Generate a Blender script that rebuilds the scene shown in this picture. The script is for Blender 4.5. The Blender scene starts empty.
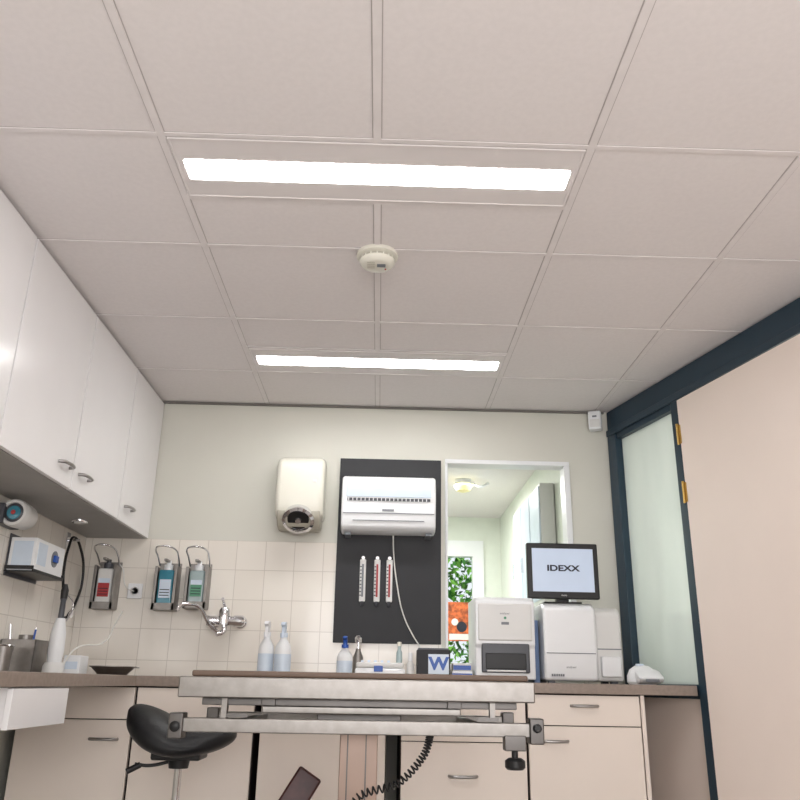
import bpy, bmesh, math, random
from mathutils import Vector, Matrix
random.seed(4)
S=bpy.context.scene
COL=S.collection
S.view_settings.view_transform='Standard'
S.view_settings.look='None'

# ---------------- materials ----------------
def mat(name,col,rough=0.5,metal=0.0,var=0.03,scale=12,bump=0.0,emit=None,estr=0,trans=0,coat=0,alpha=1,ior=1.45):
    m=bpy.data.materials.new(name);m.use_nodes=True
    nt=m.node_tree;b=nt.nodes['Principled BSDF']
    b.inputs['Roughness'].default_value=rough;b.inputs['Metallic'].default_value=metal
    b.inputs['Transmission Weight'].default_value=trans;b.inputs['Coat Weight'].default_value=coat
    b.inputs['IOR'].default_value=ior;b.inputs['Alpha'].default_value=alpha
    tc=nt.nodes.new('ShaderNodeTexCoord');n=nt.nodes.new('ShaderNodeTexNoise')
    n.inputs['Scale'].default_value=scale;n.inputs['Detail'].default_value=4
    nt.links.new(tc.outputs['Object'],n.inputs['Vector'])
    cr=nt.nodes.new('ShaderNodeValToRGB')
    a=[max(0,c*(1-var)) for c in col];c2=[min(1,c*(1+var)) for c in col]
    cr.color_ramp.elements[0].color=(*a,1);cr.color_ramp.elements[1].color=(*c2,1)
    cr.color_ramp.elements[0].position=.35;cr.color_ramp.elements[1].position=.65
    nt.links.new(n.outputs['Fac'],cr.inputs['Fac']);nt.links.new(cr.outputs['Color'],b.inputs['Base Color'])
    if bump:
        bp=nt.nodes.new('ShaderNodeBump');bp.inputs['Strength'].default_value=bump;bp.inputs['Distance'].default_value=.002
        nt.links.new(n.outputs['Fac'],bp.inputs['Height']);nt.links.new(bp.outputs['Normal'],b.inputs['Normal'])
    if emit:
        b.inputs['Emission Color'].default_value=(*emit,1);b.inputs['Emission Strength'].default_value=estr
    return m
def srgb(r,g,b):
    f=lambda c:(c/255/12.92) if c/255<=.04045 else ((c/255+.055)/1.055)**2.4
    return (f(r),f(g),f(b))
def tile_mat(name,axis):
    m=mat(name,srgb(226,219,205),.22,coat=.3)
    nt=m.node_tree;b=nt.nodes['Principled BSDF']
    tc=nt.nodes.new('ShaderNodeTexCoord');sp=nt.nodes.new('ShaderNodeSeparateXYZ');cb=nt.nodes.new('ShaderNodeCombineXYZ')
    nt.links.new(tc.outputs['Object'],sp.inputs[0]);nt.links.new(sp.outputs[axis],cb.inputs[0])
    ad=nt.nodes.new('ShaderNodeMath');ad.operation='ADD';ad.inputs[1].default_value=-.01+.15*4
    ad2=nt.nodes.new('ShaderNodeMath');ad2.operation='ADD';ad2.inputs[1].default_value=6.0
    nt.links.new(sp.outputs[axis],ad2.inputs[0]);nt.links.new(ad2.outputs[0],cb.inputs[0])
    nt.links.new(sp.outputs[2],ad.inputs[0]);nt.links.new(ad.outputs[0],cb.inputs[1])
    br=nt.nodes.new('ShaderNodeTexBrick');br.offset=0;br.squash=1
    br.inputs['Scale'].default_value=1;br.inputs['Brick Width'].default_value=.15;br.inputs['Row Height'].default_value=.15
    br.inputs['Mortar Size'].default_value=.0018;br.inputs['Mortar Smooth'].default_value=.3
    br.inputs['Color1'].default_value=(*srgb(234,229,220),1);br.inputs['Color2'].default_value=(*srgb(229,223,213),1)
    br.inputs['Mortar'].default_value=(*srgb(204,197,187),1)
    nt.links.new(cb.outputs[0],br.inputs['Vector']);nt.links.new(br.outputs['Color'],b.inputs['Base Color'])
    bp=nt.nodes.new('ShaderNodeBump');bp.invert=True;bp.inputs['Strength'].default_value=.5;bp.inputs['Distance'].default_value=.002
    nt.links.new(br.outputs['Fac'],bp.inputs['Height']);nt.links.new(bp.outputs['Normal'],b.inputs['Normal'])
    return m
M={}
M['ceil']=mat('ceiling_tile',srgb(229,224,223),.9,var=.015,scale=60,bump=.12)
M['grid']=mat('ceiling_grid',srgb(228,223,222),.6)
M['gline']=mat('ceiling_grid_shadowgap',srgb(185,178,176),.7)
M['angle']=mat('wall_angle',srgb(120,116,112),.6)
M['wall']=mat('painted_wall',srgb(209,208,198),.42,var=.015,scale=3,bump=.05)
M['tileb']=tile_mat('wall_tile_back',0);M['tilel']=tile_mat('wall_tile_left',1)
M['floor']=mat('floor_lino',srgb(205,201,198),.4,var=.06,scale=40)
M['cab']=mat('white_laminate',srgb(236,235,236),.2,var=.008,scale=5)
M['seam']=mat('cabinet_gap_shade',srgb(90,86,84),.7)  # dark carcass tone that paints the shade in the gaps between doors
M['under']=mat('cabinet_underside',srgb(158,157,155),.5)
M['beige']=mat('beige_laminate',srgb(232,221,211),.38,var=.012,scale=6)
M['gap']=mat('dark_gap',srgb(60,52,48),.8)
M['counter']=mat('counter_laminate',srgb(142,128,118),.4,var=.08,scale=60)
M['blue']=mat('blue_paint',srgb(36,56,70),.35,var=.04)
M['steel']=mat('brushed_steel',srgb(148,144,140),.42,1,var=.08,scale=30)
M['chrome']=mat('chrome',srgb(225,225,228),.08,1,var=.01)
M['dsteel']=mat('dark_steel',srgb(105,102,100),.4,1,var=.06)
M['black']=mat('black_plastic',srgb(22,22,24),.4,var=.1)
M['leather']=mat('black_vinyl',srgb(22,23,26),.42,var=.1,scale=80,bump=.3)
M['board']=mat('black_board',srgb(36,37,41),.55,var=.05)
M['ivory']=mat('ivory_plastic',srgb(224,222,210),.25,var=.01)
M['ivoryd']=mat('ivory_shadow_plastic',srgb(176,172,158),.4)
M['white']=mat('white_plastic',srgb(232,234,236),.3,var=.01)
M['offw']=mat('offwhite_plastic',srgb(218,218,216),.35,var=.01)
M['grey']=mat('grey_plastic',srgb(120,124,130),.4)
M['dgrey']=mat('dark_grey_plastic',srgb(70,72,78),.35)
M['lblue']=mat('light_blue_panel',srgb(205,218,232),.3)
M['red']=mat('red_plastic',srgb(170,60,62),.4)
M['bluep']=mat('blue_plastic',srgb(40,85,170),.35)
M['reflblue']=mat('window_reflection_blue',srgb(105,130,170),.45)
M['cyan']=mat('blue_liquid',srgb(60,130,150),.15,var=.1,coat=.5)
M['green']=mat('green_label',srgb(90,150,120),.4)
M['clear']=mat('clear_bottle',srgb(190,210,212),.12,trans=.35,coat=.5)
M['brass']=mat('brass',srgb(190,160,95),.3,1)
M['mahog']=mat('maroon_vinyl',srgb(72,32,30),.4,var=.2,scale=20)
M['mat']=mat('table_mat',srgb(106,88,76),.5,var=.08)
M['doorm']=mat('door_laminate',srgb(236,222,212),.42,var=.01,scale=4)
M['led']=mat('led_diffuser',(1,1,1),.5,emit=(1,.985,.97),estr=27)
M['panel']=mat('luminaire_panel',srgb(226,221,220),.55,var=.01)
M['screen']=mat('lcd_screen',srgb(150,160,175),.2,emit=(.58,.66,.80),estr=.5)
M['text']=mat('dark_print',srgb(30,34,50),.5)
M['yel']=mat('yellow_lamp_glass',srgb(225,215,160),.3,emit=(1,.85,.4),estr=.15)
M['leaf']=mat('leaf',srgb(120,180,70),.5,var=.4,scale=3)
M['leaf2']=mat('leaf_dark',srgb(60,120,45),.5,var=.4,scale=3)
M['grass']=mat('grass',srgb(90,130,60),.8,var=.3)
M['orange']=mat('poster_orange',srgb(190,95,50),.5,var=.6,scale=25)
M['nwall']=mat('side_room_wall',srgb(222,227,217),.5,var=.02)
M['cable']=mat('white_cable',srgb(225,225,220),.4)
M['column']=mat('column_enamel',srgb(170,148,136),.3,.3,var=.08,scale=4)
M['handle']=mat('satin_nickel',srgb(160,158,156),.3,1)
def frosted():
    m=bpy.data.materials.new('frosted_glass');m.use_nodes=True;nt=m.node_tree;nt.nodes.clear()
    o=nt.nodes.new('ShaderNodeOutputMaterial');t=nt.nodes.new('ShaderNodeBsdfTranslucent');d=nt.nodes.new('ShaderNodeBsdfDiffuse');g=nt.nodes.new('ShaderNodeBsdfGlossy')
    n=nt.nodes.new('ShaderNodeTexNoise');n.inputs['Scale'].default_value=2.5
    cr=nt.nodes.new('ShaderNodeValToRGB');cr.color_ramp.elements[0].color=(*srgb(214,220,215),1);cr.color_ramp.elements[1].color=(*srgb(236,240,235),1)
    nt.links.new(n.outputs['Fac'],cr.inputs['Fac'])
    nt.links.new(cr.outputs[0],t.inputs[0]);nt.links.new(cr.outputs[0],d.inputs[0])
    g.inputs['Roughness'].default_value=.12
    a=nt.nodes.new('ShaderNodeMixShader');a.inputs[0].default_value=.5;b=nt.nodes.new('ShaderNodeMixShader');b.inputs[0].default_value=.1
    nt.links.new(t.outputs[0],a.inputs[1]);nt.links.new(d.outputs[0],a.inputs[2]);nt.links.new(a.outputs[0],b.inputs[1]);nt.links.new(g.outputs[0],b.inputs[2]);nt.links.new(b.outputs[0],o.inputs[0])
    return m
M['frost']=frosted()

# ---------------- helpers ----------------
def link(me,name,m,smooth=False):
    o=bpy.data.objects.new(name,me);COL.objects.link(o)
    if m: me.materials.append(M[m] if isinstance(m,str) else m)
    if smooth:
        for p in me.polygons:p.use_smooth=True
    return o
def bm2o(bm,name,m,smooth=False):
    bmesh.ops.recalc_face_normals(bm,faces=bm.faces)
    me=bpy.data.meshes.new(name);bm.to_mesh(me);bm.free();return link(me,name,m,smooth)
def addbev(o,w,seg=2):
    if w:
        b=o.modifiers.new('b','BEVEL');b.width=w;b.segments=seg;b.limit_method='ANGLE';b.angle_limit=math.radians(40)
        for p in o.data.polygons:p.use_smooth=True
        wn=o.modifiers.new('w','WEIGHTED_NORMAL')
    return o
def prism(name,pts,z0,z1,m,bev=0,X=None):
    """pts polygon (x,y) extruded z0..z1; X optional matrix"""
    bm=bmesh.new();a=[bm.verts.new((p[0],p[1],z0)) for p in pts];b=[bm.verts.new((p[0],p[1],z1)) for p in pts]
    n=len(pts);bm.faces.new(a[::-1]);bm.faces.new(b)
    for i in range(n):bm.faces.new((a[i],a[(i+1)%n],b[(i+1)%n],b[i]))
    if X is not None: bmesh.ops.transform(bm,matrix=X,verts=bm.verts)
    return addbev(bm2o(bm,name,m),bev)
def box(name,x0,x1,y0,y1,z0,z1,m,bev=0,X=None):
    return prism(name,[(x0,y0),(x1,y0),(x1,y1),(x0,y1)],z0,z1,m,bev,X)
def sideprof(name,pts,x0,x1,m,bev=0,seg=2):
    """profile of (y,z) extruded along x"""
    bm=bmesh.new();a=[bm.verts.new((x0,p[0],p[1])) for p in pts];b=[bm.verts.new((x1,p[0],p[1])) for p in pts]
    n=len(pts);bm.faces.new(a);bm.faces.new(b[::-1])
    for i in range(n):bm.faces.new((a[i],b[i],b[(i+1)%n],a[(i+1)%n]))
    return addbev(bm2o(bm,name,m),bev,seg)
def boxes(name,L,m,bev=0):
    bm=bmesh.new()
    for x0,x1,y0,y1,z0,z1 in L:
        r=bmesh.ops.create_cube(bm,size=1)
        for v in r['verts']:
            v.co=Vector(((x0+x1)/2+v.co.x*(x1-x0),(y0+y1)/2+v.co.y*(y1-y0),(z0+z1)/2+v.co.z*(z1-z0)))
    return addbev(bm2o(bm,name,m),bev)
def lathe(name,prof,c,m,seg=32,axis='Z',tilt=None):
    """prof [(r,h)] ; around axis"""
    bm=bmesh.new();rings=[]
    for r,h in prof:
        rings.append([bm.verts.new((max(r,1e-5)*math.cos(2*math.pi*i/seg),max(r,1e-5)*math.sin(2*math.pi*i/seg),h)) for i in range(seg)])
    for a,b in zip(rings,rings[1:]):
        for i in range(seg):bm.faces.new((a[i],a[(i+1)%seg],b[(i+1)%seg],b[i]))
    bm.faces.new(rings[0][::-1]);bm.faces.new(rings[-1])
    X=Matrix.Identity(4)
    if axis=='Y':X=Matrix.Rotation(math.radians(90),4,'X')   # h -> -Y
    if axis=='X':X=Matrix.Rotation(math.radians(90),4,'Y')   # h -> +X
    if tilt is not None:X=tilt@X
    X=Matrix.Translation(c)@X
    bmesh.ops.transform(bm,matrix=X,verts=bm.verts)
    o=bm2o(bm,name,m,True)
    es=o.modifiers.new('e','EDGE_SPLIT');es.split_angle=math.radians(35)
    return o
def cyl(name,a,b,r,m,seg=20,r2=None):
    a=Vector(a);b=Vector(b);d=b-a;q=d.to_track_quat('Z','Y').to_matrix().to_4x4()
    return lathe(name,[(r,0),(r2 or r,d.length)],a,m,seg,tilt=q)
def tube(name,pts,r,m,smooth=True,res=8):
    cu=bpy.data.curves.new(name,'CURVE');cu.dimensions='3D';cu.bevel_depth=r;cu.bevel_resolution=3;cu.use_fill_caps=True
    if smooth:
        s=cu.splines.new('BEZIER');s.bezier_points.add(len(pts)-1)
        for bp,p in zip(s.bezier_points,pts):bp.co=p;bp.handle_left_type='AUTO';bp.handle_right_type='AUTO'
        cu.resolution_u=res
    else:
        s=cu.splines.new('POLY');s.points.add(len(pts)-1)
        for bp,p in zip(s.points,pts):bp.co=(*p,1)
    o=bpy.data.objects.new(name,cu);COL.objects.link(o)
    dg=bpy.context.evaluated_depsgraph_get();me=bpy.data.meshes.new_from_object(o.evaluated_get(dg))
    bpy.data.objects.remove(o);bpy.data.curves.remove(cu)
    me.materials.clear();return link(me,name,m,True)
def text(name,body,size,loc,rot,m,sx=1,ext=.0004,off=0):
    cu=bpy.data.curves.new(name,'FONT');cu.body=body;cu.size=size;cu.extrude=ext;cu.offset=off;cu.align_x='CENTER';cu.align_y='CENTER'
    o=bpy.data.objects.new(name,cu);COL.objects.link(o)
    dg=bpy.context.evaluated_depsgraph_get();me=bpy.data.meshes.new_from_object(o.evaluated_get(dg))
    bpy.data.objects.remove(o);bpy.data.curves.remove(cu);me.materials.clear()
    me.transform(Matrix.Translation(loc)@Matrix.Rotation(math.radians(rot[2]),4,'Z')@Matrix.Rotation(math.radians(rot[0]),4,'X')@Matrix.Diagonal((sx,1,1,1)))
    return link(me,name,m)
def group(name,parts,loc=None):
    if loc is None:
        vs=[v.co for p in parts for v in p.data.vertices]
        loc=Vector(((min(v.x for v in vs)+max(v.x for v in vs))/2,(min(v.y for v in vs)+max(v.y for v in vs))/2,min(v.z for v in vs)))
    e=bpy.data.objects.new(name,None);e.empty_display_size=.1;COL.objects.link(e);e.location=loc
    for p in parts:
        p.parent=e;p.matrix_parent_inverse=Matrix.Translation(loc).inverted()
    return e

H=2.42; BY=4.21; LX=-1.54; CT=.985
# ---------------- room shell ----------------
box('floor',LX-.1,3.2,-1.7,7.4,-.05,0,'floor')
box('ceiling',LX-.1,3.2,-1.7,BY+.1,H,H+.06,'ceil')
bars=[];gl=[]
gx=[-1.26,-.65,-.04,.57,1.18,1.79,2.40]
gy=[-1.13,-.53,.075,.68,1.285,1.89,2.495,3.10,3.71]
for x in gx:
    segs=[(-1.6,BY)]
    if x==-.04: segs=[(-1.6,1.90),(2.19,3.415),(3.70,BY)]
    for a,b in segs:
        bars.append((x-.011,x+.011,a,b,H-.004,H+.001));gl.append((x-.014,x+.014,a,b,H-.0012,H+.001))
for y in gy:
    bars.append((LX,3.1,y-.008,y+.008,H-.0035,H+.001));gl.append((LX,3.1,y-.011,y+.011,H-.0010,H+.001))
for y in (2.20,3.405):
    bars.append((-.65,.57,y-.008,y+.008,H-.0035,H+.001));gl.append((-.65,.57,y-.011,y+.011,H-.0010,H+.001))
boxes('trim_1',bars,'grid')
boxes('grid_shadow_strips',gl,'gline')  # darker strips painting a shadow line beside each grid bar
boxes('trim_2',[(LX,1.22,BY-.018,BY,H-.012,H-.0045),(LX,LX+.018,-1.6,BY,H-.012,H-.0045)],'angle')
# back wall with serving window opening
wx0,wx1,wz0,wz1=.335,1.0,1.06,2.115
boxes('wall_back',[(LX-.1,wx0,BY,BY+.1,0,H),(wx1,2.3,BY,BY+.1,0,H),(wx0,wx1,BY,BY+.1,wz1,H),(wx0,wx1,BY,BY+.1,0,wz0)],'wall')
boxes('wall_back_tiling',[(LX+.006,wx0-.02,BY-.006,BY,CT,1.66)],'tileb')
boxes('wall_back_tiling_side',[(wx1+.03,1.2,BY-.006,BY,CT,1.06)],'tileb')
boxes('window_1',[(wx0,wx0+.014,BY-.012,BY+.09,wz0+.01,wz1-.012),(wx1-.02,wx1+.012,BY-.012,BY+.09,wz0+.01,wz1-.012),(wx0,wx1+.012,BY-.012,BY+.09,wz1-.012,wz1+.012),(wx0,wx1+.012,BY-.02,BY+.09,wz0-.02,wz0+.01)],'white',.003)
box('wall_left',LX-.1,LX,-1.7,BY,0,H,'wall')
box('wall_left_tiling',LX,LX+.006,.5,BY-.006,CT,1.66,'tilel')
# rear wall with window opening behind camera
boxes('wall_rear',[(LX-.1,-.9,-1.7,-1.6,0,H),(1.7,3.2,-1.7,-1.6,0,H),(-.9,1.7,-1.7,-1.6,0,.9),(-.9,1.7,-1.7,-1.6,2.3,H)],'wall')
# right angled partition
A=math.radians(14.2)
P0=Vector((1.245,BY,0))
t=Vector((math.sin(A),-math.cos(A),0));n=Vector((math.cos(A),math.sin(A),0))
XR=Matrix(((t.x,n.x,0,P0.x),(t.y,n.y,0,P0.y),(0,0,1,0),(0,0,0,1)))
def rb(name,u0,u1,w0,w1,z0,z1,m,bev=0):return box(name,u0,u1,w0,w1,z0,z1,m,bev,XR)
BZ=2.27
parts=[rb('beam',0.01,5.9,-.014,.08,BZ,H-.007,'blue',.004),
 rb('beam_lip',0.01,5.9,-.024,-.014,BZ+.0,BZ+.035,'blue',.003),
 rb('post_corner',0.012,.095,-.02,.08,0,BZ,'blue',.004),
 rb('post_middle',.61,.675,-.02,.08,0,BZ,'blue',.004),
 rb('post_end',1.64,1.72,-.02,.08,0,BZ,'blue',.004),
 rb('rail_top',.095,.61,-.01,.06,BZ-.03,BZ,'blue',.003),
 rb('rail_low',.095,.61,-.0,.06,.93,.99,'blue',.003)]
group('trim_3',parts)
rb('window_2',.095,.61,.02,.03,.99,BZ-.03,'frost')
boxr=[rb('lower_panel',.095,.61,.01,.05,0,.93,'doorm'),rb('upper',1.72,5.9,0,.08,0,BZ,'doorm')]
group('wall_right',boxr)
dp=[rb('leaf',.685,1.63,-.035,.01,.01,BZ-.012,'doorm',.003)]
for z in (2.09,1.815,.35):
    dp.append(rb('hinge_plate',.668,.695,-.040,-.034,z-.045,z+.045,'brass',.001))
    q=P0+t*.682+n*-.044
    dp.append(cyl('hinge_pin',q+Vector((0,0,z-.05)),q+Vector((0,0,z+.05)),.006,'brass'))
a=P0+t*1.56+n*-.035
dp+= [cyl('rose',a+Vector((0,0,1.05)),a+n*-.01+Vector((0,0,1.05)),.026,'chrome'),cyl('spindle',a+Vector((0,0,1.05)),a+n*-.05+Vector((0,0,1.05)),.009,'chrome'),
 cyl('lever',a+n*-.05+Vector((0,0,1.05)),a+n*-.05-t*.12+Vector((0,0,1.05)),.009,'chrome')]
group('door_1',dp)

# side room seen through the serving window
NY=7.25
box('ceiling_side_room',-.6,3.2,BY+.1,NY+.1,H,H+.06,'ceil')
boxes('wall_side_room_far',[(-.6,.25,NY,NY+.1,0,H),(.86,1.14,NY,NY+.1,0,H),(.25,.86,NY,NY+.1,2.12,H),(.25,.86,NY,NY+.1,0,1.0)],'nwall')
box('wall_side_room_right',1.08,1.16,BY+.1,NY,0,H,'nwall')
box('wall_side_room_left',-.6,-.5,BY+.1,NY,0,H,'nwall')
boxes('window_3',[(.25,.30,NY-.03,NY+.06,1.02,2.06),(.82,.92,NY-.03,NY-.001,1.02,2.06),(.82,.859,NY,NY+.06,1.02,2.06),(.25,.92,NY-.03,NY-.001,2.06,2.2),(.251,.859,NY,NY+.06,2.06,2.119),(.2,.96,NY-.1,NY-.001,.97,1.02),(.251,.859,NY,NY+.06,1.001,1.02),(.47,.485,NY,NY+.04,1.02,2.06)],'white')
group('wall_poster',[box('sheet',.60,.79,NY-.006,NY-.002,1.33,1.66,'orange'),box('caption',.61,.78,NY-.009,NY-.006,1.34,1.39,'offw'),lathe('printed_face',[(.03,0),(.03,.002)],(.66,NY-.006,1.49),'offw',axis='Y'),lathe('printed_body',[(.045,0),(.045,.002)],(.72,NY-.006,1.45),'text',axis='Y')])
group('ceiling_lamp',[lathe('base',[(.06,H-.03),(.06,H-.001)],(.60,5.84,0),'white'),lathe('glass',[(.0,H-.10),(.05,H-.085),(.07,H-.05),(.06,H-.03)],(.60,5.84,0),'yel'),tube('spring_arm',[(.66,5.84,H-.02),(.73,5.84,H-.05),(.79,5.84,H-.02)],.01,'white')])
# pale cupboard added in place of bright reflections on side-room right wall
gp=[box('carcass',.985,1.075,4.9,5.9,1.45,2.18,'offw',.004)]
for i,y in enumerate((4.91,5.25,5.58)):
    gp.append(box('glass_door_%d'%i,.975,.985,y,y+.31,1.47,2.16,'lblue',.003))
    gp.append(box('handle_%d'%i,.96,.975,y+.27,y+.285,1.7,1.8,'chrome'))
group('reflection_cupboard',gp)
# garden hedge
box('ground_outside',-3,5,NY+.2,12,-.06,-.01,'grass')
bm=bmesh.new()
for i in range(7000):
    c=Vector((random.uniform(-.2,2.0),random.uniform(8.4,9.2),random.uniform(.01,1)**.8*2.9+.1))
    s=random.uniform(.03,.06);R=Matrix.Rotation(random.uniform(0,6.28),3,Vector((random.uniform(-1,1),random.uniform(-1,1),random.uniform(-1,1))).normalized())
    vs=[bm.verts.new(c+R@Vector(q)*s) for q in ((-1,0,0),(-.2,-.5,.1),(1,0,0),(-.2,.5,.1))]
    f=bm.faces.new(vs);f.material_index=random.choice((0,0,1))
me=bpy.data.meshes.new('garden_hedge');bm.to_mesh(me);bm.free()
o=link(me,'garden_hedge','leaf');me.materials.append(M['leaf2'])

# ---------------- luminaires ----------------
def luminaire(y0,y1,ly0,ly1):
    x0,x1=-.636,.556
    z=H-.0008
    p=[boxes('frame',[(x0,x1,y0,y0+.006,z-.006,z),(x0,x1,y1-.006,y1,z-.006,z),(x0,x0+.006,y0+.006,y1-.006,z-.006,z),(x1-.006,x1,y0+.006,y1-.006,z-.006,z)],'panel'),
       box('reflector_panel',x0+.006,x1-.006,y0+.006,y1-.006,z-.004,z,'panel'),
       prism('led_strip',[(-.605,ly0),(.529,ly0),(.536,ly0+.007),(.536,ly1-.007),(.529,ly1),(-.605,ly1),(-.612,ly1-.007),(-.612,ly0+.007)],z-.0046,z-.001,'led')]
    return group('ceiling_luminaire',p)
luminaire(1.902,2.188,1.998,2.098)
luminaire(3.417,3.698,3.50,3.605)

# smoke detector
sd=(-.04,2.53,0)
group('smoke_detector',[lathe('base',[(.066,H-.018),(.074,H-.014),(.074,H-.001)],sd,'ivory'),
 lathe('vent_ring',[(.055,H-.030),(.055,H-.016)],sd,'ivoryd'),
 lathe('cap',[(0,H-.05),(.040,H-.05),(.056,H-.045),(.063,H-.036),(.063,H-.029),(.055,H-.027)],sd,'ivory'),
 boxes('vent_ribs',[(sd[0]+.058*math.cos(a)-.002,sd[0]+.058*math.cos(a)+.002,sd[1]+.058*math.sin(a)-.002,sd[1]+.058*math.sin(a)+.002,H-.030,H-.016) for a in [i*math.pi/8 for i in range(16)]],'ivory'),
 box('label',sd[0]+.0,sd[0]+.03,sd[1]-.02,sd[1]+.002,H-.0512,H-.05,'grey'),
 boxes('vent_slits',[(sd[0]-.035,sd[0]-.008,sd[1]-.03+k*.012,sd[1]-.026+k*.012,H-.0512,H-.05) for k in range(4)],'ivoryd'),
 lathe('led',[(.003,H-.053),(.003,H-.05)],(sd[0]+.03,sd[1]+.015,0),'red')])

# ---------------- wall cabinets (left) ----------------
CX=-1.215
ys=[1.25,1.85,2.455,3.08,3.685,BY-.004]
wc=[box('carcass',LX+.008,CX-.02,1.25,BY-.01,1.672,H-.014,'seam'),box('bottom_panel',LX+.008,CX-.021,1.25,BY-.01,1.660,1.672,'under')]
for i in range(5):
    wc.append(box('door_%d'%i,CX-.019,CX,ys[i]+.0045,ys[i+1]-.0045,1.662,H-.016,'cab',.0015))
def dhandle(name,cx,cy,cz,L,axis='Y',out=(1,0,0)):
    o=Vector(out);d=Vector((0,1,0)) if axis=='Y' else Vector((1,0,0));c=Vector((cx,cy,cz))
    return tube(name,[c-d*L/2,c-d*L*.42+o*.02,c-d*L*.2+o*.027,c+d*L*.2+o*.027,c+d*L*.42+o*.02,c+d*L/2],.0065,'handle')
for i,y in enumerate((1.76,1.95,2.985,3.19,3.80)):
    wc.append(dhandle('handle_%d'%i,CX,y,1.735,.11))
group('wall_cabinet',wc)
group('puck_light',[lathe('ring',[(.034,1.648),(.036,1.652),(.036,1.6595)],(-1.4,3.72,0),'chrome'),lathe('lens',[(.024,1.645),(.026,1.648)],(-1.4,3.72,0),'offw')])

# ---------------- counter & base cabinets ----------------
FY=3.62
prism('countertop',[(LX+.004,1.85),(-1.02,1.85),(-1.02,FY-.02),(1.365,FY-.02),(1.215,BY-.008),(LX+.004,BY-.008)],CT-.042,CT,'counter',.003)
def unit(x0,x1,splits,handles,rz=.0):
    p=[box('carcass',x0,x1,FY+.02,BY-.02,.1,CT-.044,'gap'),box('plinth',x0,x1,FY+.06,FY+.08,0,.1,'gap')]
    for i in range(len(splits)-1):
        p.append(box('front_%d'%i,x0+.003,x1-.003,FY,FY+.019,splits[i+1]+.002,splits[i]-.002,'beige',.002))
    for i,(hx,hz) in enumerate(handles):
        p.append(dhandle('handle_%d'%i,hx,FY,hz,.115,'X',(0,-1,0)))
    return group('base_cabinet',p)
T=CT-.046
unit(-1.50,-1.02,[T,.81,.12],[(-1.13,.735)])
unit(-1.015,-.515,[T,.81,.12],[(-.70,.73)])
unit(-.49,.04,[T,.81,.12],[(.0,.5)])
unit(.10,.63,[T,.745,.5,.3,.12],[(.36,.845),(.36,.615),(.36,.42)])
unit(.635,1.12,[T,.815,.12],[(.88,.895),(.745,.755)])
box('cabinet_side_panel',1.123,1.14,FY+.005,BY-.02,0,CT-.044,'beige')
# desk drawer under left counter
group('under_counter_drawer',[box('body',LX+.01,-1.04,2.42,2.84,.835,CT-.044,'cab'),box('front',-1.04,-1.022,2.415,2.845,.83,CT-.046,'cab',.002)])

# ---------------- black board with devices ----------------
box('black_board',-.232,.312,BY-.022,BY-.008,1.16,2.115,'board',.002)
by=BY-.024
prof=[(by,1.70),(by,1.99),(by-.06,2.0),(by-.115,1.985),(by-.14,1.94),(by-.148,1.86),(by-.14,1.78),(by-.125,1.72),(by-.09,1.70)]
x0,x1=-.21,.275
p=[sideprof('housing',prof,x0,x1,'white',.012,3),
   boxes('vent_slot',[(x0+.03,x1-.03,by-.152,by-.13,1.852,1.866)],'dgrey'),
   boxes('vent_fins',[(x0+.035+i*.021,x0+.039+i*.021,by-.155,by-.13,1.850,1.868) for i in range(20)],'white'),
   sideprof('front_panel',[(by-.12,1.872),(by-.1515,1.872),(by-.1495,1.905),(by-.1475,1.94),(by-.134,1.965),(by-.10,1.955)],x0+.025,x1-.025,'lblue',.002),
   boxes('seam',[(x0+.01,x1-.01,by-.1475,by-.1,1.788,1.791),(x0+.06,x1-.06,by-.139,by-.1,1.752,1.755)],'grey'),
   box('badge',.0,.06,by-.1475,by-.14,1.80,1.81,'grey'),
   boxes('feet',[(x0+.02,x0+.05,by-.1,by,1.685,1.70),(x1-.05,x1-.02,by-.1,by,1.685,1.70)],'grey')]
p.append(tube('power_cord',[(.06,by-.03,1.70),(.065,by-.012,1.60),(.085,by-.008,1.45),(.12,by-.008,1.30),(.17,by-.008,1.2),(.215,by-.006,1.135)],.0035,'cable'))
group('wall_air_purifier',p)
for i,(x,c) in enumerate(((-.092,'grey'),(-.018,'red'),(.045,'red'))):
    q=[box('body',x-.016,x+.016,by-.012,by-.001,1.36,1.575,'offw',.006),
       box('tube_channel',x-.005,x+.005,by-.0145,by-.011,1.385,1.55,c,.002),
       boxes('scale_marks',[(x-.014,x-.006,by-.0135,by-.011,1.39+k*.018,1.395+k*.018) for k in range(9)],'text'),
       lathe('hook_ring',[(.009,0),(.009,.006)],(x,by-.002,1.582),'chrome',axis='Y'),
       lathe('bulb',[(0.0,1.335),(.006,1.34),(.009,1.35),(.009,1.362)],(x,by-.0105,0),'dgrey')]
    group('wall_thermometer',q)

# ---------------- hand dryer ----------------
hy=BY-.002
prof=[(hy,1.76),(hy,2.08),(hy-.10,2.09),(hy-.16,2.07),(hy-.19,2.02),(hy-.20,1.90),(hy-.195,1.82),(hy-.175,1.765),(hy-.10,1.745)]
p=[sideprof('cover',prof,-.548,-.302,'ivory',.028,5),
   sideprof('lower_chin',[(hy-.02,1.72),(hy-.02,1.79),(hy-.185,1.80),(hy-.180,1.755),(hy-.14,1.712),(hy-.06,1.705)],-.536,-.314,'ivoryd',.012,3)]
Tl=Matrix.Rotation(math.radians(48),4,'X')
def sc(pr,k=1.32):return [(r*k,h) for r,h in pr]
nc=(-.425,hy-.160,1.752)
p.append(lathe('nozzle',sc([(.058,-.02),(.062,.005),(.062,.016),(.050,.022),(.046,.010),(.0,.008)]),nc,'chrome',axis='Y',tilt=Tl))
p.append(lathe('nozzle_grille',sc([(.044,.010),(.040,.014),(0,.014)]),nc,'black',axis='Y',tilt=Tl))
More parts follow.
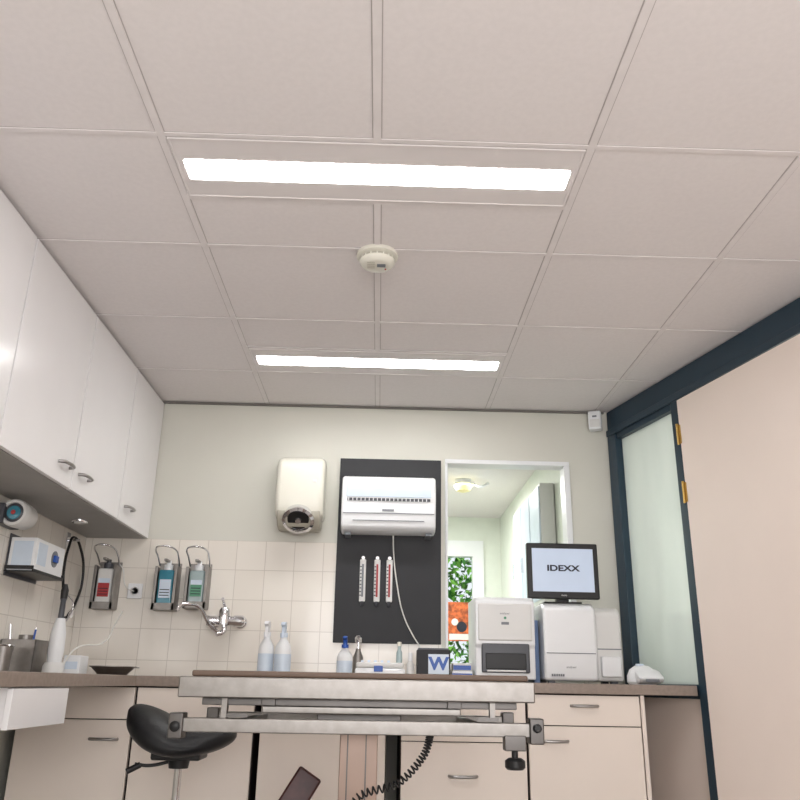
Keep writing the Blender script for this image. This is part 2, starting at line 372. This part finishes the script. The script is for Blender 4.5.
p.append(lathe('nozzle_hub',[(.018,.012),(.014,.022),(0,.022)],nc,'chrome',axis='Y',tilt=Tl))
p.append(box('indicator',-.36,-.34,hy-.199,hy-.19,1.935,1.95,'offw',.001))
group('hand_dryer',p)

# ---------------- lever dispensers ----------------
ty=BY-.008
def dispenser(x,z0,z1,bm_,lab,cap):
    w=.056
    p=[box('back_plate',x-w,x+w,ty-.006,ty,z0,z1+.005,'steel',.002),
       boxes('holder_sides',[(x-w,x-w+.004,ty-.085,ty-.004,z0,z1-.02),(x+w-.004,x+w,ty-.085,ty-.004,z0,z1-.02),(x-w,x+w,ty-.085,ty-.004,z0-.004,z0)],'steel',.001),
       boxes('holder_front',[(x-w,x-w+.014,ty-.089,ty-.085,z0-.004,z1-.02),(x+w-.014,x+w,ty-.089,ty-.085,z0-.004,z1-.02),(x-w,x+w,ty-.089,ty-.085,z0-.004,z0+.03)],'steel',.001),
       box('bottle',x-.040,x+.040,ty-.080,ty-.010,z0+.002,z1-.035,bm_,.012),
       box('bottle_label',x-.028,x+.028,ty-.0825,ty-.079,z0+.055,z1-.085,lab,.001),
       box('label_header',x-.028,x+.028,ty-.0828,ty-.0795,z1-.108,z1-.085,'lblue'),
       boxes('label_lines',[(x-.024,x+.024,ty-.0832,ty-.082,z0+.065+k*.014,z0+.069+k*.014) for k in range(3)],'text'),
       lathe('pump_cap',[(.022,z1-.036),(.022,z1-.008),(.012,z1-.006),(.012,z1+.012)],(x,ty-.045,0),cap),
       box('spout',x-.008,x+.008,ty-.12,ty-.04,z1+.002,z1+.014,'steel',.002),
       tube('lever_arm',[(x-.05,ty-.03,z1-.01),(x-.052,ty-.08,z1+.03),(x-.05,ty-.14,z1+.055),(x-.02,ty-.185,z1+.065),(x+.02,ty-.185,z1+.065),(x+.05,ty-.14,z1+.055),(x+.052,ty-.08,z1+.03),(x+.05,ty-.03,z1-.01)],.0045,'chrome')]
    return group('soap_dispenser',p)
dispenser(-1.08,1.30,1.53,'cyan','lblue','white')
dispenser(-.925,1.31,1.53,'clear','green','white')
dispenser(-1.385,1.30,1.53,'offw','red','dgrey')
# wall socket
group('wall_socket',[box('plate',-1.285,-1.21,ty-.01,ty,1.355,1.43,'white',.004),lathe('recess',[(.022,0),(.022,.004),(.018,.004),(.016,.001),(0,.001)],(-1.248,ty-.009,1.392),'offw',axis='Y'),
  tube('charger_cord',[(-1.25,ty-.012,1.39),(-1.29,ty-.02,1.41),(-1.32,ty-.015,1.5),(-1.345,ty-.01,1.53)],.003,'cable')])

# ---------------- faucet ----------------
fz=1.25;fx=-.77
p=[cyl('inlet_left',(fx-.06,ty,fz),(fx-.06,ty-.055,fz),.014,'chrome'),cyl('inlet_right',(fx+.07,ty,fz),(fx+.07,ty-.055,fz),.014,'chrome'),
 lathe('escutcheon_left',[(.032,0),(.030,.008),(.016,.02)],(fx-.06,ty,fz),'chrome',axis='Y'),lathe('escutcheon_right',[(.032,0),(.030,.008),(.016,.02)],(fx+.07,ty,fz),'chrome',axis='Y'),
 lathe('mixer_body',[(.014,-.09),(.026,-.085),(.026,-.05),(.022,-.04),(.024,.04),(.028,.05),(.028,.09),(.02,.1)],(fx,ty-.07,fz),'chrome',axis='X'),
 lathe('cartridge',[(.026,-.02),(.028,.02),(.027,.05),(.02,.062),(0,.066)],(fx,ty-.08,fz),'chrome',axis='Z'),
 tube('lever',[(fx,ty-.08,fz+.06),(fx+.0,ty-.13,fz+.085),(fx+.005,ty-.19,fz+.095)],.008,'chrome'),
 tube('swivel_joint',[(fx,ty-.07,fz-.02),(fx,ty-.07,fz-.05),(fx-.03,ty-.09,fz-.065)],.013,'chrome'),
 tube('spout',[(fx-.02,ty-.08,fz-.06),(fx-.06,ty-.14,fz-.02),(fx-.10,ty-.2,fz+.05),(fx-.14,ty-.25,fz+.062),(fx-.18,ty-.28,fz+.05),(fx-.185,ty-.285,fz+.03)],.0095,'chrome')]
group('wall_faucet',p)

# ---------------- counter objects ----------------
def spray(x,y,h,r,mb,mh,name='spray_bottle'):
    z=CT
    p=[lathe('bottle',[(r*.95,z+.001),(r,z+.008),(r,z+h*.48),(r*.85,z+h*.58),(r*.42,z+h*.68),(r*.38,z+h*.74)],(x,y,0),mb),
       lathe('collar',[(r*.45,z+h*.72),(r*.45,z+h*.80)],(x,y,0),mh),
       sideprof('trigger_head',[(y+.02,z+h*.8),(y+.025,z+h*.92),(y+.01,z+h),(y-.05,z+h*.98),(y-.055,z+h*.93),(y-.02,z+h*.88),(y-.016,z+h*.8)],x-.010,x+.010,mh,.003),
       sideprof('trigger',[(y-.03,z+h*.92),(y-.052,z+h*.78),(y-.058,z+h*.70),(y-.050,z+h*.70),(y-.038,z+h*.80),(y-.02,z+h*.90)],x-.006,x+.006,mh,.002),
       lathe('label',[(r*1.01,z+h*.12),(r*1.01,z+h*.42)],(x,y,0),'lblue')]
    return group(name,p)
spray(-.515,3.85,.25,.036,'white','white')
spray(-.435,3.82,.245,.038,'white','lblue')
spray(-.155,3.85,.19,.036,'white','bluep')
# small plastic stand, tap-like pump
group('pump_bottle',[lathe('bottle',[(.022,CT+.001),(.024,CT+.01),(.024,CT+.10),(.012,CT+.13),(.012,CT+.14)],(-.098,3.99,0),'steel'),lathe('stem',[(.005,CT+.14),(.005,CT+.17)],(-.098,3.99,0),'chrome'),lathe('head',[(.016,CT+.168),(.018,CT+.19),(.01,CT+.20)],(-.098,3.99,0),'chrome'),tube('nozzle',[(-.098,3.99,CT+.185),(-.098,3.95,CT+.188),(-.098,3.935,CT+.175)],.005,'chrome')])
group('instrument_tray',[boxes('tray',[(-.105,.12,3.78,3.95,CT+.001,CT+.05)],'white',.01),box('lid',-.10,.115,3.785,3.945,CT+.05,CT+.075,'offw',.008),boxes('clips',[(-.02,.02,3.776,3.784,CT+.035,CT+.06)],'bluep',.002),boxes('vials',[(-.08+i*.03,-.068+i*.03,3.84,3.852,CT+.075,CT+.085) for i in range(5)],'lblue')])
group('vial',[lathe('glass',[(.014,CT+.076),(.014,CT+.12),(.008,CT+.135),(.008,CT+.15)],(.095,3.87,0),'clear'),lathe('cap',[(.010,CT+.15),(.010,CT+.168),(.0,CT+.17)],(.095,3.87,0),'ivory')])
group('dropper_bottle',[lathe('glass',[(.016,CT+.001),(.016,CT+.07),(.008,CT+.085)],(.145,3.83,0),'offw'),lathe('cap',[(.010,CT+.085),(.009,CT+.12),(.0,CT+.122)],(.145,3.83,0),'white')])
p=[box('box',.175,.325,3.80,3.90,CT+.001,CT+.135,'board',.003),box('print_panel',.225,.318,3.798,3.80,CT+.03,CT+.115,'lblue'),text('print_letter','W',.075,(.272,3.7975,CT+.072),(90,0,0),'bluep',1.1,off=.003),box('flap',.18,.32,3.81,3.89,CT+.135,CT+.142,'dgrey')]
group('supplies_box',p)
group('tissue_box',[box('carton',.335,.43,3.84,3.93,CT+.001,CT+.045,'white',.003),box('band',.336,.429,3.838,3.84,CT+.01,CT+.035,'bluep'),box('carton_top',.34,.425,3.845,3.925,CT+.0455,CT+.08,'offw',.002),box('band_top',.342,.423,3.843,3.845,CT+.05,CT+.07,'bluep')])
# analyser 1
ax0,ax1=.44,.715;ay=3.80;az=CT+.375
p=[sideprof('housing',[(4.1,CT+.012),(4.1,az),(ay+.03,az),(ay,az-.02),(ay,CT+.16),(ay+.012,CT+.15),(ay+.012,CT+.012)],ax0,ax1,'white',.014,3),
   box('front_fascia',ax0+.012,ax1-.012,ay-.006,ay+.01,CT+.178,az-.03,'offw',.008),
   box('button_panel',ax0+.12,ax0+.155,ay-.008,ay-.005,CT+.25,CT+.262,'grey',.001),
   lathe('status_light',[(.006,0),(.006,.003)],(ax0+.1375,ay-.006,CT+.28),'green',axis='Y'),
   text('logo','analyser',.014,(ax0+.137,ay-.0065,az-.075),(90,0,0),'grey'),
   box('bay_surround',ax0+.028,ax1-.028,ay-.004,ay+.02,CT+.04,CT+.168,'dgrey',.006),
   box('bay_door',ax0+.045,ax1-.045,ay-.008,ay+.0,CT+.055,CT+.125,'black',.004),
   box('bay_sill',ax0+.05,ax1-.05,ay-.012,ay,CT+.044,CT+.052,'offw',.002),
   boxes('feet',[(ax0+.03,ax0+.06,ay+.03,ay+.06,CT+.0005,CT+.012),(ax1-.06,ax1-.03,ay+.03,ay+.06,CT+.0005,CT+.012),(ax0+.03,ax0+.06,4.03,4.06,CT+.0005,CT+.012),(ax1-.06,ax1-.03,4.03,4.06,CT+.0005,CT+.012)],'dgrey')]
group('blood_analyser',p)
# analyser 2
bx0,bx1=.755,1.00
p=[sideprof('housing',[(4.1,CT+.012),(4.1,CT+.355),(ay+.05,CT+.355),(ay+.005,CT+.33),(ay,CT+.14),(ay+.01,CT+.012)],bx0,bx1,'white',.014,3),
   sideprof('side_module',[(4.08,CT+.012),(4.08,CT+.34),(ay+.07,CT+.34),(ay+.04,CT+.31),(ay+.04,CT+.012)],bx1+.002,bx1+.125,'offw',.012,3),
   box('seam',bx0+.01,bx1-.01,ay-.0015,ay+.02,CT+.128,CT+.132,'grey'),
   box('side_seam',bx1+.01,bx1+.12,ay+.0385,ay+.05,CT+.15,CT+.155,'grey'),
   box('side_tray',bx1+.02,bx1+.11,ay+.02,ay+.06,CT+.03,CT+.12,'white',.006),
   text('logo','analyser',.014,(bx0+.12,ay-.0005,CT+.07),(90,0,0),'grey'),
   boxes('vent_marks',[(bx0+.03+i*.01,bx0+.036+i*.01,ay-.001,ay+.01,CT+.03,CT+.04) for i in range(6)],'grey'),
   boxes('feet',[(bx0+.02,bx0+.05,ay+.03,ay+.06,CT+.0005,CT+.012),(bx1+.07,bx1+.1,ay+.06,ay+.09,CT+.0005,CT+.012),(bx0+.02,bx0+.05,4.03,4.06,CT+.0005,CT+.012),(bx1+.07,bx1+.1,4.02,4.05,CT+.0005,CT+.012)],'dgrey')]
group('chemistry_analyser',p)
# monitor
mz0,mz1=CT+.375,CT+.635;mx0,mx1=.695,1.035;my=3.83
p=[box('bezel',mx0,mx1,my,my+.035,mz0,mz1,'black',.006),box('screen',mx0+.024,mx1-.024,my-.002,my+.001,mz0+.032,mz1-.026,'screen'),
   text('screen_text','IDEXX',.038,((mx0+mx1)/2,my-.003,(mz0+mz1)/2+.01),(90,0,0),'text',1.4,.001,.0012),
   text('bezel_logo','display',.010,((mx0+mx1)/2,my-.001,mz0+.016),(90,0,0),'offw'),
   box('back_shell',mx0+.05,mx1-.05,my+.035,my+.06,mz0+.03,mz1-.04,'dgrey',.008),
   box('stand_neck',(mx0+mx1)/2-.03,(mx0+mx1)/2+.03,my+.04,my+.07,CT+.36,mz0+.1,'black',.004),
   box('stand_foot',(mx0+mx1)/2-.09,(mx0+mx1)/2+.09,my+.03,my+.16,CT+.356,CT+.364,'black',.003)]
group('computer_monitor',p)
group('window_reflection_slab',[boxes('slab_faces',[(.722,.726,3.90,4.1,CT+.001,CT+.28),(.744,.748,3.90,4.1,CT+.001,CT+.28),(.722,.748,3.896,3.90,CT+.001,CT+.28)],'reflblue'),box('slab_core',.727,.743,3.905,4.09,CT+.005,CT+.27,'white')])  # upright slab added in place of a bluish window reflection
# rounded scanner at right end
p=[lathe('body',[(.0,CT+.085),(.03,CT+.082),(.055,CT+.065),(.066,CT+.04),(.068,CT+.012),(.06,CT+.001)],(1.20,3.82,0),'white'),
   sideprof('front_slope',[(3.76,CT+.003),(3.72,CT+.01),(3.70,CT+.03),(3.76,CT+.06),(3.82,CT+.07),(3.82,CT+.003)],1.155,1.265,'white',.012,3),
   lathe('button',[(.02,CT+.080),(.018,CT+.09),(0,CT+.091)],(1.19,3.81,0),'lblue'),box('front_label',1.18,1.24,3.7,3.708,CT+.012,CT+.024,'grey',.002)]
group('label_scanner',p)

# left counter clutter
group('instrument_holder',[boxes('steel_box',[(-1.53,-1.39,3.42,3.425,CT+.001,CT+.13),(-1.53,-1.39,3.55,3.555,CT+.001,CT+.13),(-1.53,-1.525,3.42,3.555,CT+.001,CT+.13),(-1.395,-1.39,3.42,3.555,CT+.001,CT+.13),(-1.53,-1.39,3.42,3.555,CT+.001,CT+.006)],'steel',.001),
 lathe('inner_cup',[(.025,CT+.007),(.03,CT+.15),(.028,CT+.15),(.022,CT+.01)],(-1.46,3.49,0),'steel'),
 cyl('forceps',(-1.50,3.47,CT+.01),(-1.52,3.46,CT+.19),.005,'chrome'),cyl('scissors',(-1.45,3.5,CT+.02),(-1.43,3.5,CT+.18),.005,'chrome'),cyl('thermometer',(-1.42,3.45,CT+.01),(-1.41,3.45,CT+.17),.004,'bluep')])
group('steel_cup',[lathe('cup',[(.030,CT+.001),(.036,CT+.10),(.034,CT+.10),(.028,CT+.006),(0,CT+.006)],(-1.46,3.3,0),'steel'),lathe('rim',[(.037,CT+.097),(.039,CT+.10),(.037,CT+.103),(.035,CT+.10)],(-1.46,3.3,0),'chrome')])
px,py=-1.335,3.5
group('electric_clipper',[lathe('charging_base',[(.042,CT+.001),(.042,CT+.03),(.034,CT+.045)],(px,py,0),'offw'),
 lathe('handle',[(.028,CT+.045),(.032,CT+.09),(.030,CT+.16),(.022,CT+.20),(.018,CT+.22)],(px,py,0),'white'),
 lathe('neck',[(.012,CT+.22),(.011,CT+.29),(.014,CT+.30)],(px,py,0),'dgrey'),lathe('head',[(.014,CT+.30),(.016,CT+.335),(.007,CT+.36)],(px,py,0),'black'),
 tube('cord',[(px+.03,py,CT+.02),(px+.06,py+.05,CT+.10),(px+.12,py+.2,CT+.13),(px+.1,py+.4,CT+.22),(px+.06,ty-.05-.03,CT+.30)],.0035,'cable')])
group('dressing_box',[box('carton',-1.32,-1.25,3.56,3.66,CT+.001,CT+.075,'white',.003),box('label',-1.31,-1.26,3.558,3.56,CT+.02,CT+.05,'lblue')])
group('kidney_dish',[lathe('dish',[(.06,CT+.001),(.09,CT+.03),(.10,CT+.034),(.10,CT+.037),(.087,CT+.033),(.055,CT+.006),(0,CT+.006)],(-1.16,3.72,0),'steel'),box('handle',-1.07,-1.05,3.70,3.74,CT+.03,CT+.034,'steel',.001)])
# glove box on left wall
wl=LX+.008
group('glove_box_holder',[box('wire_back',wl,wl+.004,3.34,3.66,1.36,1.53,'dgrey'),boxes('bracket',[(wl,wl+.118,3.335,3.34,1.385,1.40),(wl,wl+.118,3.66,3.665,1.385,1.40),(wl,wl+.118,3.335,3.665,1.375,1.38),(wl+.113,wl+.118,3.335,3.665,1.38,1.388)],'black',.001),
  box('carton',wl+.005,wl+.112,3.345,3.655,1.381,1.515,'white',.003),box('print',wl+.112,wl+.1135,3.37,3.46,1.41,1.50,'lblue'),box('print_end',wl+.02,wl+.10,3.343,3.345,1.40,1.50,'lblue'),
  lathe('opening',[(.035,0),(.035,.002)],(wl+.112,3.55,1.455),'grey',axis='X'),boxes('glove_tip',[(wl+.113,wl+.125,3.53,3.57,1.44,1.47)],'bluep',.004)])
# round wall device under cabinet
cy_=Vector((-1.46,3.18,1.585))
group('round_wall_lamp',[lathe('body',[(.040,-.13),(.050,-.11),(.055,-.03),(.055,0),(.05,.008),(.040,.008),(.038,-.002),(0,-.002)],cy_,'offw',axis='Y'),
 lathe('lens',[(.038,-.001),(.030,.004),(.0,.007)],cy_,'dgrey',axis='Y'),lathe('lens_ring',[(.028,.004),(.025,.008),(.018,.009),(.0,.009)],cy_,'cyan',axis='Y'),lathe('hub',[(.010,.008),(.008,.012),(0,.012)],cy_,'red',axis='Y'),
 box('bracket',wl,wl+.04,3.16,3.32,1.54,1.62,'dgrey',.004)])
# stethoscope on a wall hook
hx=wl
group('stethoscope',[box('hook_plate',hx,hx+.006,3.93,3.97,1.56,1.64,'chrome',.001),cyl('hook',(hx,3.95,1.60),(hx+.06,3.95,1.605),.006,'chrome'),
 tube('tubing_loop',[(hx+.035,3.90,1.36),(hx+.03,3.885,1.45),(hx+.03,3.90,1.56),(hx+.03,3.95,1.618),(hx+.05,4.02,1.56),(hx+.06,4.06,1.45),(hx+.055,4.04,1.33),(hx+.035,3.96,1.24),(hx+.035,3.93,1.29),(hx+.035,3.92,1.36)],.0065,'black'),
 tube('ear_tube_a',[(hx+.035,3.90,1.36),(hx+.06,3.88,1.30),(hx+.05,3.91,1.22)],.004,'chrome'),tube('ear_tube_b',[(hx+.035,3.92,1.36),(hx+.07,3.96,1.30),(hx+.06,3.93,1.22)],.004,'chrome'),
 lathe('chest_piece',[(.0,-.012),(.018,-.01),(.022,0),(.022,.006),(0,.008)],(hx+.055,3.98,1.26),'chrome',axis='X')])
# motion sensor
Xs=Matrix.Translation((1.16,BY-.045,2.355))@Matrix.Rotation(math.radians(-20),4,'Z')
group('motion_sensor',[box('housing',-.035,.035,-.03,.03,-.055,.05,'white',.008,Xs),box('lens',-.026,.026,-.036,-.029,-.045,.0,'offw',.004,Xs),box('led_window',-.012,.012,-.033,-.029,.012,.022,'grey',.002,Xs)])

# ---------------- examination table ----------------
ty0,ty1=2.40,2.95
p=[box('top_mat',-.528,.428,ty0+.01,ty1-.01,.981,.998,'mat',.005),
 boxes('rim_frame',[(-.56,.445,ty0,ty0+.03,.925,.981),(-.56,.445,ty1-.03,ty1,.925,.981),(-.56,-.53,ty0+.03,ty1-.03,.925,.981),(.415,.445,ty0+.03,ty1-.03,.925,.981)],'steel',.004),
 box('top_plate',-.53,.415,ty0+.03,ty1-.03,.965,.980,'dsteel'),
 boxes('cross_members',[(-.33,-.29,ty0+.04,ty1-.04,.905,.964),(.2,.24,ty0+.04,ty1-.04,.905,.964)],'dsteel',.002),
 boxes('upper_rail',[(-.50,.40,ty0+.05,ty0+.08,.905,.925),(-.50,.40,ty1-.08,ty1-.05,.905,.925)],'dsteel',.002),
 boxes('load_platform',[(-.33,.24,ty0+.06,ty1-.06,.885,.905)],'steel',.003),
 boxes('lower_frame',[(-.55,.44,ty0+.0,ty0+.03,.835,.872),(-.55,.44,ty1-.03,ty1,.835,.872),(-.40,-.37,ty0+.03,ty1-.03,.84,.868),(.27,.30,ty0+.03,ty1-.03,.84,.868)],'steel',.003),
 boxes('end_caps',[(-.575,-.535,ty0-.012,ty0+.045,.818,.885),(.425,.465,ty0-.012,ty0+.045,.818,.885),(-.575,-.535,ty1-.04,ty1+.01,.818,.885),(.425,.465,ty1-.04,ty1+.01,.818,.885)],'dsteel',.004),
 lathe('cap_bolt_left',[(.014,0),(.014,.006),(.008,.01)],(-.555,ty0-.012,.85),'black',axis='Y'),lathe('cap_bolt_right',[(.012,0),(.012,.006),(.008,.01)],(.445,ty0-.012,.86),'black',axis='Y'),
 boxes('spacers',[(-.44,-.425,ty0+.03,ty0+.06,.868,.925),(.32,.335,ty0+.03,ty0+.06,.868,.925)],'steel'),
 box('clamp_block',.355,.415,ty0-.004,ty0+.04,.80,.84,'dsteel',.003),
 cyl('clamp_screw',(.385,ty0+.015,.80),(.385,ty0+.015,.775),.009,'black'),
 lathe('clamp_knob',[(.022,.752),(.028,.758),(.028,.775),(.018,.782)],(.385,ty0+.015,0),'black'),
 boxes('drip_rail_marks',[(-.42,-.36,ty0-.002,ty0+.002,.875,.885),(.28,.34,ty0-.002,ty0+.002,.875,.885)],'dsteel')]
cx0,cx1=-.118,.012
p+=[box('column_outer',cx0,cx1,2.60,2.74,.10,.62,'column',.006),box('column_inner',cx0+.008,cx1-.008,2.606,2.734,.62,.845,'column',.004),
    box('column_head',cx0-.06,cx1+.06,2.55,2.79,.845,.885,'dsteel',.004),
    boxes('column_reflection_stripes',[(cx0+.03,cx0+.034,2.603,2.607,.62,.845),(cx0+.085,cx0+.089,2.603,2.607,.62,.845)],'dsteel'),  # dark stripes imitating reflections on the metal column
    boxes('base',[(-.42,.32,2.44,2.52,0.0,.06),(-.42,.32,2.84,2.92,0.0,.06),(-.12,.02,2.44,2.92,.02,.10)],'steel',.01)]
pts=[];N=26
path=[Vector((.15,2.43,.835)),Vector((.13,2.43,.78)),Vector((.06,2.44,.71)),Vector((-.05,2.45,.67)),Vector((-.09,2.50,.55)),Vector((-.05,2.6,.40))]
def cat(t):
    k=min(int(t),len(path)-2);u=t-k;P=[path[max(k-1,0)],path[k],path[k+1],path[min(k+2,len(path)-1)]]
    return .5*((2*P[1])+(-P[0]+P[2])*u+(2*P[0]-5*P[1]+4*P[2]-P[3])*u*u+(-P[0]+3*P[1]-3*P[2]+P[3])*u**3)
steps=900
for i in range(steps):
    tt=i/steps*(len(path)-1);c=cat(tt);d=(cat(min(tt+.01,len(path)-1.001))-c)
    if d.length<1e-6:d=Vector((0,0,-1))
    d.normalize();a1=d.cross(Vector((0,1,0))).normalized();b1=d.cross(a1)
    an=i/steps*2*math.pi*40;rr=.009
    pts.append(c+a1*math.cos(an)*rr+b1*math.sin(an)*rr)
p.append(tube('coiled_cable',pts,.0026,'black',False))
group('examination_table',p)

# ---------------- saddle stool ----------------
sx,sy=-.725,3.24
bm=bmesh.new();bmesh.ops.create_uvsphere(bm,u_segments=40,v_segments=24,radius=1)
for v in bm.verts:
    x,y,z=v.co
    X=x*.205;Y=y*.15*(1-.15*x);Z=z*(.066+.034*max(0,-x-.1))
    Z+=.050*max(0,-x)**1.5 + .012*x*x -.03*(y*y)
    if z>0: Z+= .02*max(0,-x) - .012*math.exp(-(x-.15)**2/.1)
    v.co=Vector((sx+X,sy+Y,.77+Z))
seat=bm2o(bm,'seat','leather',True)
p=[seat,box('seat_pan',sx-.09,sx+.09,sy-.07,sy+.07,.695,.725,'black',.008),lathe('mechanism',[(.035,.665),(.04,.695)],(sx,sy,0),'black'),
 lathe('gas_lift',[(.014,.40),(.014,.67)],(sx,sy,0),'chrome'),lathe('lift_sleeve',[(.025,.12),(.025,.42)],(sx,sy,0),'black'),
 tube('height_lever',[(sx-.02,sy,.69),(sx-.10,sy-.03,.675),(sx-.15,sy-.04,.68)],.006,'black'),tube('lever_grip',[(sx-.13,sy-.036,.678),(sx-.175,sy-.045,.655)],.011,'black')]
for i in range(5):
    an=2*math.pi*i/5+.3;e=Vector((sx+.23*math.cos(an),sy+.23*math.sin(an),0))
    p.append(tube('base_leg_%d'%i,[(sx,sy,.13),((sx+e.x)/2,(sy+e.y)/2,.11),(e.x,e.y,.075)],.014,'chrome'))
    p.append(lathe('caster_%d'%i,[(.024,-.01),(.026,0),(.024,.01)],(e.x,e.y,.0265),'black',axis='X'))
group('saddle_stool',p)

# ---------------- low chair behind table ----------------
kx,ky=-.27,3.02
Xk=Matrix.Translation((kx,ky,.60))@Matrix.Rotation(math.radians(32),4,'Y')@Matrix.Rotation(math.radians(-10),4,'X')
p=[box('backrest',-.045,.045,-.02,.02,-.14,.09,'mahog',.008,Xk),cyl('back_post',(kx-.05,ky+.03,.56),(kx-.1,ky+.02,.44),.010,'black'),
   box('seat',kx-.28,kx+.04,ky-.16,ky+.14,.40,.45,'mahog',.02),lathe('pillar',[(.03,.08),(.03,.40)],(kx-.12,ky,0),'black')]
for i in range(5):
    an=2*math.pi*i/5;e=(kx-.12+.2*math.cos(an),ky+.2*math.sin(an))
    p.append(tube('leg_%d'%i,[(kx-.12,ky,.09),(e[0],e[1],.02)],.014,'black'))
group('low_chair',p)

# ---------------- lights ----------------
def area(name,loc,rot,sx_,sy_,power,col):
    l=bpy.data.lights.new(name,'AREA');l.shape='RECTANGLE';l.size=sx_;l.size_y=sy_;l.energy=power;l.color=col
    o=bpy.data.objects.new(name,l);COL.objects.link(o);o.location=loc;o.rotation_euler=[math.radians(a) for a in rot];return o
area('rear_fill_light',(.4,-1.5,1.45),(112,0,0),2.5,1.1,72,(1,.97,.965))  # fill lamp added at the presumed rear window, tilted up to brighten the ceiling
area('side_room_light',(.2,6.0,2.38),(0,0,0),1.0,.5,40,(1,1,.97))
area('glass_backlight',(2.3,4.0,1.7),(90,0,90),1.2,1.2,24,(1,1,.98))  # unseen lamp added behind the frosted glass to brighten it
l=bpy.data.lights.new('sun','SUN');l.energy=3;l.angle=.01;o=bpy.data.objects.new('sun',l);COL.objects.link(o)
o.rotation_euler=Vector((.25,.5,-.8)).to_track_quat('-Z','Y').to_euler()
w=bpy.data.worlds.new('world');S.world=w;w.use_nodes=True
nt=w.node_tree;bg=nt.nodes['Background'];bg.inputs[0].default_value=(.88,.94,1,1);bg.inputs[1].default_value=1.0

# ---------------- camera ----------------
p_=math.radians(19.54);y_=math.radians(1.14);r_=math.radians(1.04)
F=Vector((math.sin(y_)*math.cos(p_),math.cos(y_)*math.cos(p_),math.sin(p_)))
R0=Vector((math.cos(y_),-math.sin(y_),0));U0=R0.cross(F)
R=R0*math.cos(r_)+U0*math.sin(r_);U=-R0*math.sin(r_)+U0*math.cos(r_)
cam=bpy.data.cameras.new('camera');co=bpy.data.objects.new('camera',cam);COL.objects.link(co)
cam.sensor_width=36;cam.lens=36;cam.clip_start=.02
co.matrix_world=Matrix(((R.x,U.x,-F.x,0),(R.y,U.y,-F.y,0),(R.z,U.z,-F.z,.97),(0,0,0,1)))
S.camera=co
